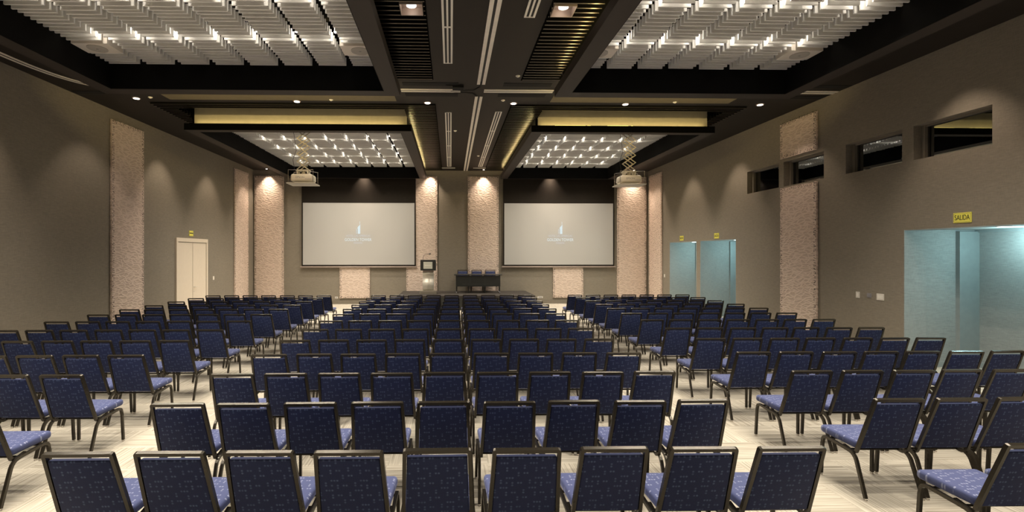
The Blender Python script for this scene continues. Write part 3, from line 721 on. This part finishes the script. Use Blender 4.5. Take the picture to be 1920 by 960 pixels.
# ------------------------------------------------------------------ projection screens
def screen(x0, x1, label, tower_flip):
    cx_ = (x0 + x1) / 2; w2 = (x1 - x0) / 2; y = 20.19
    t = thing('projection_screen', label, 'projection screen', (cx_, y, 1.55), group='projection screens on the back wall')
    bm = B()
    zt_, zw0, zw1 = 5.23 - 1.55 + 0.2, 1.655 - 1.55, 4.245 - 1.55
    e = 0.05
    box(bm, -w2, w2, 0.0, 0.008, zw1, zt_)                    # black drop above the picture
    box(bm, -w2, -w2 + e, 0.0, 0.008, 0.04, zw1); box(bm, w2 - e, w2, 0.0, 0.008, 0.04, zw1); box(bm, -w2 + e, w2 - e, 0.0, 0.008, 0.04, zw0)
    obj('black_border', bm, M['border'], t)
    bm = B(); n = 40
    vs = [[bm.verts.new((-w2 + e + (2 * (w2 - e)) * i / n, 0.002 + 0.0, z)) for i in range(n + 1)] for z in (zw0, zw1)]
    for i in range(n): bm.faces.new((vs[0][i], vs[0][i+1], vs[1][i+1], vs[1][i]))
    for v in list(bm.verts): pass
    r = bmesh.ops.extrude_face_region(bm, geom=bm.faces[:])
    for v in r['geom']:
        if isinstance(v, bmesh.types.BMVert): v.co.y += 0.004
    obj('screen_surface', bm, M['screen'], t)
    bm = B(); rbox(bm, -w2 - 0.06, w2 + 0.06, -0.02, 0.03, -0.015, 0.04, 0.01, 2); obj('bottom_bar', bm, M['rim'], t)
    rot = (R(90), 0, 0); zz = -1.55
    lx = 0.06 if tower_flip else -0.03
    def fit(o, wd):
        o.scale.x = wd / max(1e-3, (max(v.co.x for v in o.data.vertices) - min(v.co.x for v in o.data.vertices)))
    for s, size, z, wd, m in (('HOTEL LAS AMERICAS', 0.115, 2.865 + zz, 1.0, 'logo_dim'), ('GOLDEN TOWER', 0.17, 2.70 + zz, 1.12, 'logo'), ('PANAMA', 0.10, 2.565 + zz, 0.36, 'logo_dim')):
        fit(text('projected_lettering', s, size, M[m], (lx, -0.002, z), rot, t, 0.0008), wd)
    bm = B()                                                  # the tower mark
    bx = lx + 0.02
    pts = ((-0.03, 2.95), (0.07, 2.95), (0.07, 3.36), (0.03, 3.30), (-0.03, 3.24), (-0.05, 3.18), (-0.03, 3.16))
    f = bm.faces.new([bm.verts.new((bx + p[0], -0.003, p[1] + zz)) for p in pts])
    box(bm, bx + 0.045, bx + 0.06, -0.0035, -0.0025, 3.36 + zz, 3.47 + zz)
    for i in range(7): box(bm, bx - 0.11, bx - 0.045, -0.0035, -0.0025, 2.96 + i * 0.03 + zz, 2.97 + i * 0.03 + zz)
    obj('projected_emblem', bm, M['logo'], t)
screen(-6.22, -1.47, 'left projection screen showing a hotel logo', False)
screen(2.21, 6.93, 'right projection screen showing a hotel logo', True)

# ------------------------------------------------------------------ projectors on scissor lifts
def projector(x, y, label, llabel, twist):
    t = thing('projector', label, 'projector', (x, y, 3.92), twist, 'ceiling projectors')
    bm = B(); rbox(bm, -0.29, 0.29, -0.2, 0.2, 0.075, 0.265, 0.05, 4, mod=lambda c: Vector((c.x * (0.94 if c.z > 0.2 else 1), c.y, c.z)))
    body = obj('body', bm, M['projector'], t)
    text('lettering', 'EPSON', 0.075, M['ink'], (-0.03, -0.2015, 0.17), (R(90), 0, 0), body, 0.001)
    bm = B()
    for i in range(9): box(bm, 0.1 + i * 0.018, 0.108 + i * 0.018, -0.203, -0.199, 0.12, 0.145)
    obj('vent', bm, M['grey_plate'], body)
    bm = B(); cyl(bm, (0.08, 0.215, 0.17), 0.06, 0.05, 'Y', 24); obj('lens', bm, M['table'], body)
    bm = B(); rbox(bm, -0.36, 0.36, -0.3, 0.26, 0.0, 0.022, 0.006, 1, False); obj('safety_tray', bm, M['projector'], t)
    for sx in (-1, 1):
        for yy in (-0.25, 0.2):
            bm = B(); rod(bm, (sx * 0.32, yy, 0.022), (sx * 0.32, yy, 0.36), 0.006, 8); rod(bm, (sx * 0.32, yy, 0.36), (sx * 0.12, yy * 0.4, 0.38), 0.007, 8); obj('tray_rod', bm, M['chrome'], t)
    bm = B(); box(bm, -0.17, 0.17, -0.12, 0.12, 0.36, 0.385); box(bm, -0.15, -0.12, -0.1, 0.1, 0.29, 0.36); box(bm, 0.12, 0.15, -0.1, 0.1, 0.29, 0.36); box(bm, -0.17, 0.17, -0.03, 0.03, 0.265, 0.29); cyl(bm, (0, 0, 0.32), 0.045, 0.08, seg=16)
    obj('mounting_bracket', bm, M['projector'], t)
    # lift
    q = thing('scissor_lift', llabel, 'projector lift', (x, y, 4.322), twist, 'projector scissor lifts')
    top = 5.93 - 4.322; n = 8; h = top / n
    for i in range(n):
        sp = 0.135 + 0.012 * (i % 2)
        for yy, zo in ((-0.1, 0.0), (0.1, 0.0)):
            for s in (-1, 1):
                bm = B(); a = Vector((-s * sp, yy + s * 0.007, i * h)); b = Vector((s * sp, yy + s * 0.007, (i + 1) * h))
                d = (b - a).normalized(); sweep(bm, [a, b], 0.008, 0.022, (0, 1, 0)); obj('scissor_arm', bm, M['brass'], q)
    bm = B()
    for i in range(n + 1):
        for s in (-1, 1): rod(bm, (s * 0.14, -0.11, i * h), (s * 0.14, 0.11, i * h), 0.007, 8)
    obj('cross_pins', bm, M['brass'], q)
    bm = B(); box(bm, -0.2, 0.2, -0.15, 0.15, top, top + 0.16); box(bm, -0.03, 0.03, -0.03, 0.03, top + 0.16, 6.7 - 4.322); obj('motor_housing', bm, M['black'], q)
    bm = B(); zs = [0.0, 0.25, 0.5, 0.8, 1.1, 1.4, top]
    for i in range(6):
        f = lambda k_: (-0.22 - 0.05 * math.sin(k_ * 2.1), -0.04, zs[k_]); rod(bm, f(i), f(i + 1), 0.006, 8)
    obj('cable', bm, M['cable'], q)
projector(-3.87, 12.72, 'ivory projector hanging on left lift before the left screen', 'left scissor lift carrying a projector', 0.0)
projector(4.76, 12.72, 'ivory projector hanging on right lift before the right screen', 'right scissor lift carrying a projector', 0.0)

# ------------------------------------------------------------------ stage, table, lectern
SZ = 0.55
for (x0, x1, y0, y1, lab) in ((-2.0, 0.575, 19.12, YB - 0.06, 'dark stage platform at back wall under the lectern side'), (0.585, 3.17, 19.12, YB - 0.06, 'dark stage platform at back wall behind the table'),
                              (-2.0, 0.575, 17.9, 19.11, 'dark stage platform at front left, facing the chairs'), (0.585, 3.17, 17.9, 19.11, 'dark stage platform at front right, facing the chairs')):
    t = thing('stage_platform', lab, 'stage platform', ((x0 + x1) / 2, (y0 + y1) / 2, 0), group='stage platforms')
    a, b = (x1 - x0) / 2, (y1 - y0) / 2
    bm = B(); rbox(bm, -a, a, -b, b, SZ - 0.08, SZ, 0.008, 1, False); obj('deck', bm, M['stage'], t)
    for r in ((-a + 0.02, a - 0.02, -b + 0.02, -b + 0.04), (-a + 0.02, a - 0.02, b - 0.04, b - 0.02), (-a + 0.02, -a + 0.04, -b + 0.04, b - 0.04), (a - 0.04, a - 0.02, -b + 0.04, b - 0.04)):
        bm = B(); box(bm, *r, 0, SZ - 0.08); obj('skirt', bm, M['table'], t)
t = thing('folding_table', 'black folding table with modesty panel on the stage', 'table', (1.085, 19.2, SZ))
bm = B(); rbox(bm, -0.95, 0.95, -0.28, 0.28, 0.715, 0.745, 0.006, 1, False); obj('tabletop', bm, M['table'], t)
bm = B(); box(bm, -0.88, 0.88, -0.232, -0.222, 0.27, 0.70)
mp = obj('modesty_panel', bm, M['table'], t)
bm = B()
for i in range(22): cyl(bm, (-0.6 + i * 0.056, -0.2335, 0.36), 0.006, 0.004, 'Y', 8)
for x in (-0.31, 0.27):
    for z in (0.45, 0.53, 0.61): cyl(bm, (x, -0.2335, z), 0.006, 0.004, 'Y', 8)
obj('perforations', bm, M['grey_plate'], mp)
for x in (-0.86, -0.36, 0.28, 0.86):
    for y in (-0.19, 0.2):
        bm = B(); rod(bm, (x, y, 0.05), (x, y, 0.715), 0.016, 10)
        lg = obj('leg', bm, M['table'], t)
        if abs(x) > 0.5:
            bm = B(); cyl(bm, (x, y, 0.032), 0.032, 0.03, 'X', 14); rod(bm, (x, y, 0.03), (x, y, 0.07), 0.008, 8); obj('caster', bm, M['grey_plate'], lg)
        else:
            bm = B(); cyl(bm, (x, y, 0.025), 0.02, 0.05, seg=12); obj('foot', bm, M['table'], lg)
bm = B()
for x in (-0.86, 0.86): box(bm, x - 0.015, x + 0.015, -0.19, 0.2, 0.1, 0.13)
obj('foot_bar', bm, M['table'], t)

t = thing('lectern', 'stainless lectern with black head on the stage', 'lectern', (-0.88, 18.95, SZ))
bm = B(); rbox(bm, -0.33, 0.33, -0.27, 0.25, 0.0, 0.12, 0.01, 2, False); obj('base', bm, M['skirt'], t)
prof = [(0.12, -0.10), (0.2, -0.125), (0.3, -0.16), (0.4, -0.175), (0.48, -0.15), (0.56, -0.10), (0.64, -0.075), (0.72, -0.10), (0.78, -0.15), (0.84, -0.17)]
bm = B(); fr = [[bm.verts.new((s * 0.215, y, z)) for s in (-1, 1)] for z, y in prof]; bk = [[bm.verts.new((s * 0.215, 0.1, z)) for s in (-1, 1)] for z, y in prof]
for a, b, c, d in zip(fr, fr[1:], bk, bk[1:]):
    f = bm.faces.new((a[0], a[1], b[1], b[0])); f.smooth = True
    bm.faces.new((c[0], c[1], d[1], d[0])); bm.faces.new((a[0], b[0], d[0], c[0])); bm.faces.new((a[1], b[1], d[1], c[1]))
bm.faces.new((fr[0][0], fr[0][1], bk[0][1], bk[0][0])); bm.faces.new((fr[-1][0], fr[-1][1], bk[-1][1], bk[-1][0]))
obj('curved_column', bm, M['steel'], t)
bm = B(); box(bm, -0.21, 0.21, -0.13, 0.1, 0.84, 0.91); obj('neck', bm, M['rim'], t)
bm = B(); rbox(bm, -0.30, 0.30, -0.25, 0.22, 0.91, 1.33, 0.008, 1, False, mod=lambda c: Vector((c.x, c.y, c.z - (0.1 if c.z > 1.2 and c.y > 0 else 0)))); hd = obj('head', bm, M['table'], t)
bm = B(); box(bm, -0.18, 0.17, -0.256, -0.249, 0.98, 1.25); pq = obj('plaque', bm, M['plaque'], hd)
bm = B()
for i in range(7): box(bm, -0.11 + i * 0.034, -0.088 + i * 0.034, -0.258, -0.2555, 1.105, 1.125)
box(bm, -0.13, -0.125, -0.258, -0.2555, 1.07, 1.17)
obj('plaque_marks', bm, M['track'], pq)
bm = B(); mpts = [(-0.21, 0.0, 1.3), (-0.21, 0.0, 1.4), (-0.18, -0.02, 1.5), (-0.11, -0.05, 1.55), (0.0, -0.08, 1.56), (0.06, -0.1, 1.56)]
for a, b in zip(mpts, mpts[1:]): rod(bm, a, b, 0.007, 8)
mc = obj('gooseneck', bm, M['table'], t)
bm = B(); rod(bm, (0.03, -0.09, 1.56), (0.10, -0.12, 1.56), 0.022, 12); obj('microphone', bm, M['table'], mc)

# ------------------------------------------------------------------ chairs
def chair_meshes():
    P = {}
    # tilted back plane: local y from 0.125 (z .40) to -0.05 (z .885)
    zt0, zb0, yt0, yb0 = 0.872, 0.40, -0.045, 0.115
    def yz(z): return yb0 + (yt0 - yb0) * (z - zb0) / (zt0 - zb0)
    wt, wb = 0.203, 0.222
    def wx(z): return wb + (wt - wb) * (z - zb0) / (zt0 - zb0)
    nrm = Vector((0, (zt0 - zb0), -(yt0 - yb0))).normalized()
    bm = B()
    L = [Vector((-wx(z), yz(z), z)) for z in (0.40, 0.62, 0.845)]
    cornl = arc((-wt, yt0 + 0.003, zt0 - 0.008), (-wt, yt0, zt0), (-wt + 0.008, yt0, zt0), 2)
    pts = L[:-1] + cornl + [Vector((-p.x, p.y, p.z)) for p in reversed(cornl)] + [Vector((-p.x, p.y, p.z)) for p in reversed(L[:-1])]
    sweep(bm, pts, 0.026, 0.024, nrm)
    for s in (-1, 1):      # the posts curl forward under the seat
        sweep(bm, [Vector((s * wb, yb0 - 0.003, 0.405))] + arc((s * wb, yb0 + 0.004, 0.385), (s * wb, yb0 + 0.015, 0.352), (s * wb, yb0 + 0.06, 0.356), 4) + [Vector((s * wb, 0.26, 0.376))], 0.024, 0.024, (1, 0, 0))
    P['back_frame'] = (bm, 'frame')
    # upholstered back, skin flush with the frame
    zc0, zc1 = 0.405, 0.832
    def mod(c):
        z = c.z; return Vector((c.x / 0.2 * (wx(z) - 0.014), yz(z) + c.y, z))
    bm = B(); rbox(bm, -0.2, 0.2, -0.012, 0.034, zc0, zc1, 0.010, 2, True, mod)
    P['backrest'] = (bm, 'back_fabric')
    # seat
    def mods(c):
        return Vector((c.x * (1.0 if c.y > 0.3 else 0.93), c.y, c.z + (-0.010 if c.y < 0.3 else 0.004)))
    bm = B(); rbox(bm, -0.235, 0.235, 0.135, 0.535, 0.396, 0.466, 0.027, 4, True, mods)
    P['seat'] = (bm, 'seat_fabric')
    # legs: the front leg carries the side rail
    for s, nm in ((-1, 'l'), (1, 'r')):
        bm = B(); xf, xr = s * 0.236, s * 0.240
        pts = [Vector((s * 0.246, 0.50, 0.02)), Vector((s * 0.240, 0.49, 0.30))] + arc((xf, 0.487, 0.335), (xf, 0.483, 0.383), (xf, 0.43, 0.380), 4) + [Vector((s * 0.238, 0.24, 0.366))]
        sweep(bm, pts, 0.024, 0.024, (1, 0, 0)); P['leg_f' + nm] = (bm, 'frame')
        bm = B()
        pts = [Vector((s * 0.238, 0.245, 0.367))] + arc((s * 0.239, 0.17, 0.360), (s * 0.240, 0.12, 0.350), (s * 0.241, 0.10, 0.30), 4) + [Vector((s * 0.248, 0.0, 0.02))]
        sweep(bm, pts, 0.024, 0.024, (1, 0, 0)); P['leg_r' + nm] = (bm, 'frame')
        for y, x, kk in ((0.50, 0.246, 'f'), (0.0, 0.248, 'r')):
            bm = B(); cyl(bm, (s * x, y, 0.005), 0.014, 0.010, seg=12); cyl(bm, (s * x, y, 0.016), 0.009, 0.012, seg=10); P['glide_%s%s' % (kk, nm)] = (bm, 'chrome')
    bm = B(); rod(bm, (-0.236, 0.42, 0.378), (0.236, 0.42, 0.378), 0.010, 8); rod(bm, (-0.222, 0.20, 0.362), (0.222, 0.20, 0.362), 0.010, 8)
    P['stretcher'] = (bm, 'frame')
    return P
CH = {}
for nm, (bm, m) in chair_meshes().items():
    me = bpy.data.meshes.new('chair_' + nm.split('_')[0]); bmesh.ops.recalc_face_normals(bm, faces=bm.faces[:]); bm.to_mesh(me); bm.free(); me.materials.append(M[m])
    CH[nm] = me
def chair(x, y, rz, label, group, near=True, z=0.0):
    t = thing('banquet_chair', label, 'chair', (x, y, z), rz, group)
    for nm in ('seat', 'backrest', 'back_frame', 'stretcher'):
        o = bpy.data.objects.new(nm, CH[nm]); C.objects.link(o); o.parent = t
    for a in ('fl', 'fr', 'rl', 'rr'):
        o = bpy.data.objects.new('leg', CH['leg_' + a]); C.objects.link(o); o.parent = t
        g = bpy.data.objects.new('glide', CH['glide_' + a]); C.objects.link(g); g.parent = o
    return t
def inv_x(px, Y, th=0.0233, f=900.0, cx_=866.0):
    u = (px - cx_) / f; c, s = math.cos(th), math.sin(th)
    dx, dy = u * c + s, -u * s + c
    return dx * Y / dy
ROWY = [2.99, 3.955, 4.93, 5.88, 6.85, 7.83, 8.83, 9.82, 10.72, 11.58, 12.46, 13.38, 14.27]
P_ = 0.5415
MID = [824.5, 834.5, 837, 841, 842, 843, 843.5, 844.5, 845, 846, 847, 848, 848]
KR = [3.02, 3.047, 3.061, 3.066]
for r, Yt in enumerate(ROWY):
    dy = 1093.5 / Yt                          # image height of the chair tops under the horizon
    jit = lambda a: rnd.uniform(-a, a)
    rowname = ('nearest' if r == 0 else ORD[r]) + ' row'
    y = Yt + 0.045
    near = r < 9
    xm = inv_x(MID[r], Yt)
    pc = 0.549 if r == 0 else P_
    for c in range(9):
        chair(xm - 0.016 + (c - 4) * (pc if c < 5 else pc + (0.010 if r == 0 else 0.003)) + jit(0.004), y + jit(0.012), R(jit(0.9)), 'blue chair in centre block, %s from the camera, %s from the left' % (rowname, ORD[c]), 'chairs in the centre block', near)
    if r >= 1:
        xr_ = inv_x(857 - (3.375 - 0.0095 * Yt) * dy, Yt)
        for c in range(7):
            x = xr_ - 0.02 - c * P_
            px = 866 + 900 * x / Yt
            if 845 + 900 * (x + 0.25) / (Yt + 0.5) < -12: continue
            chair(x + jit(0.004), y + 0.0 + jit(0.012), R(jit(0.9)), 'blue chair in left block, %s from the camera, %s from the aisle' % (('nearest' if r == 1 else ORD[r - 1]) + ' row', ORD[c]), 'chairs in the left block', near)
    xl_ = inv_x(843 + (KR[r] if r < 4 else 3.07) * dy, Yt)
    for c in range(7):
        x = xl_ + c * P_
        if 845 + 900 * (x - 0.25) / (Yt + 0.5) > 1930: continue
        chair(x + jit(0.004), y + jit(0.012), R(jit(0.9)), 'blue chair in right block, %s from the camera, %s from the aisle' % (rowname, ORD[c]), 'chairs in the right block', near)
for x, lab in ((0.5, 'leftmost of the three blue chairs behind stage table'), (1.09, 'middle one of the three blue chairs behind stage table'), (1.66, 'rightmost of the three blue chairs behind stage table')):
    chair(x, 20.12, R(180), lab, 'chairs behind the stage table', z=SZ)
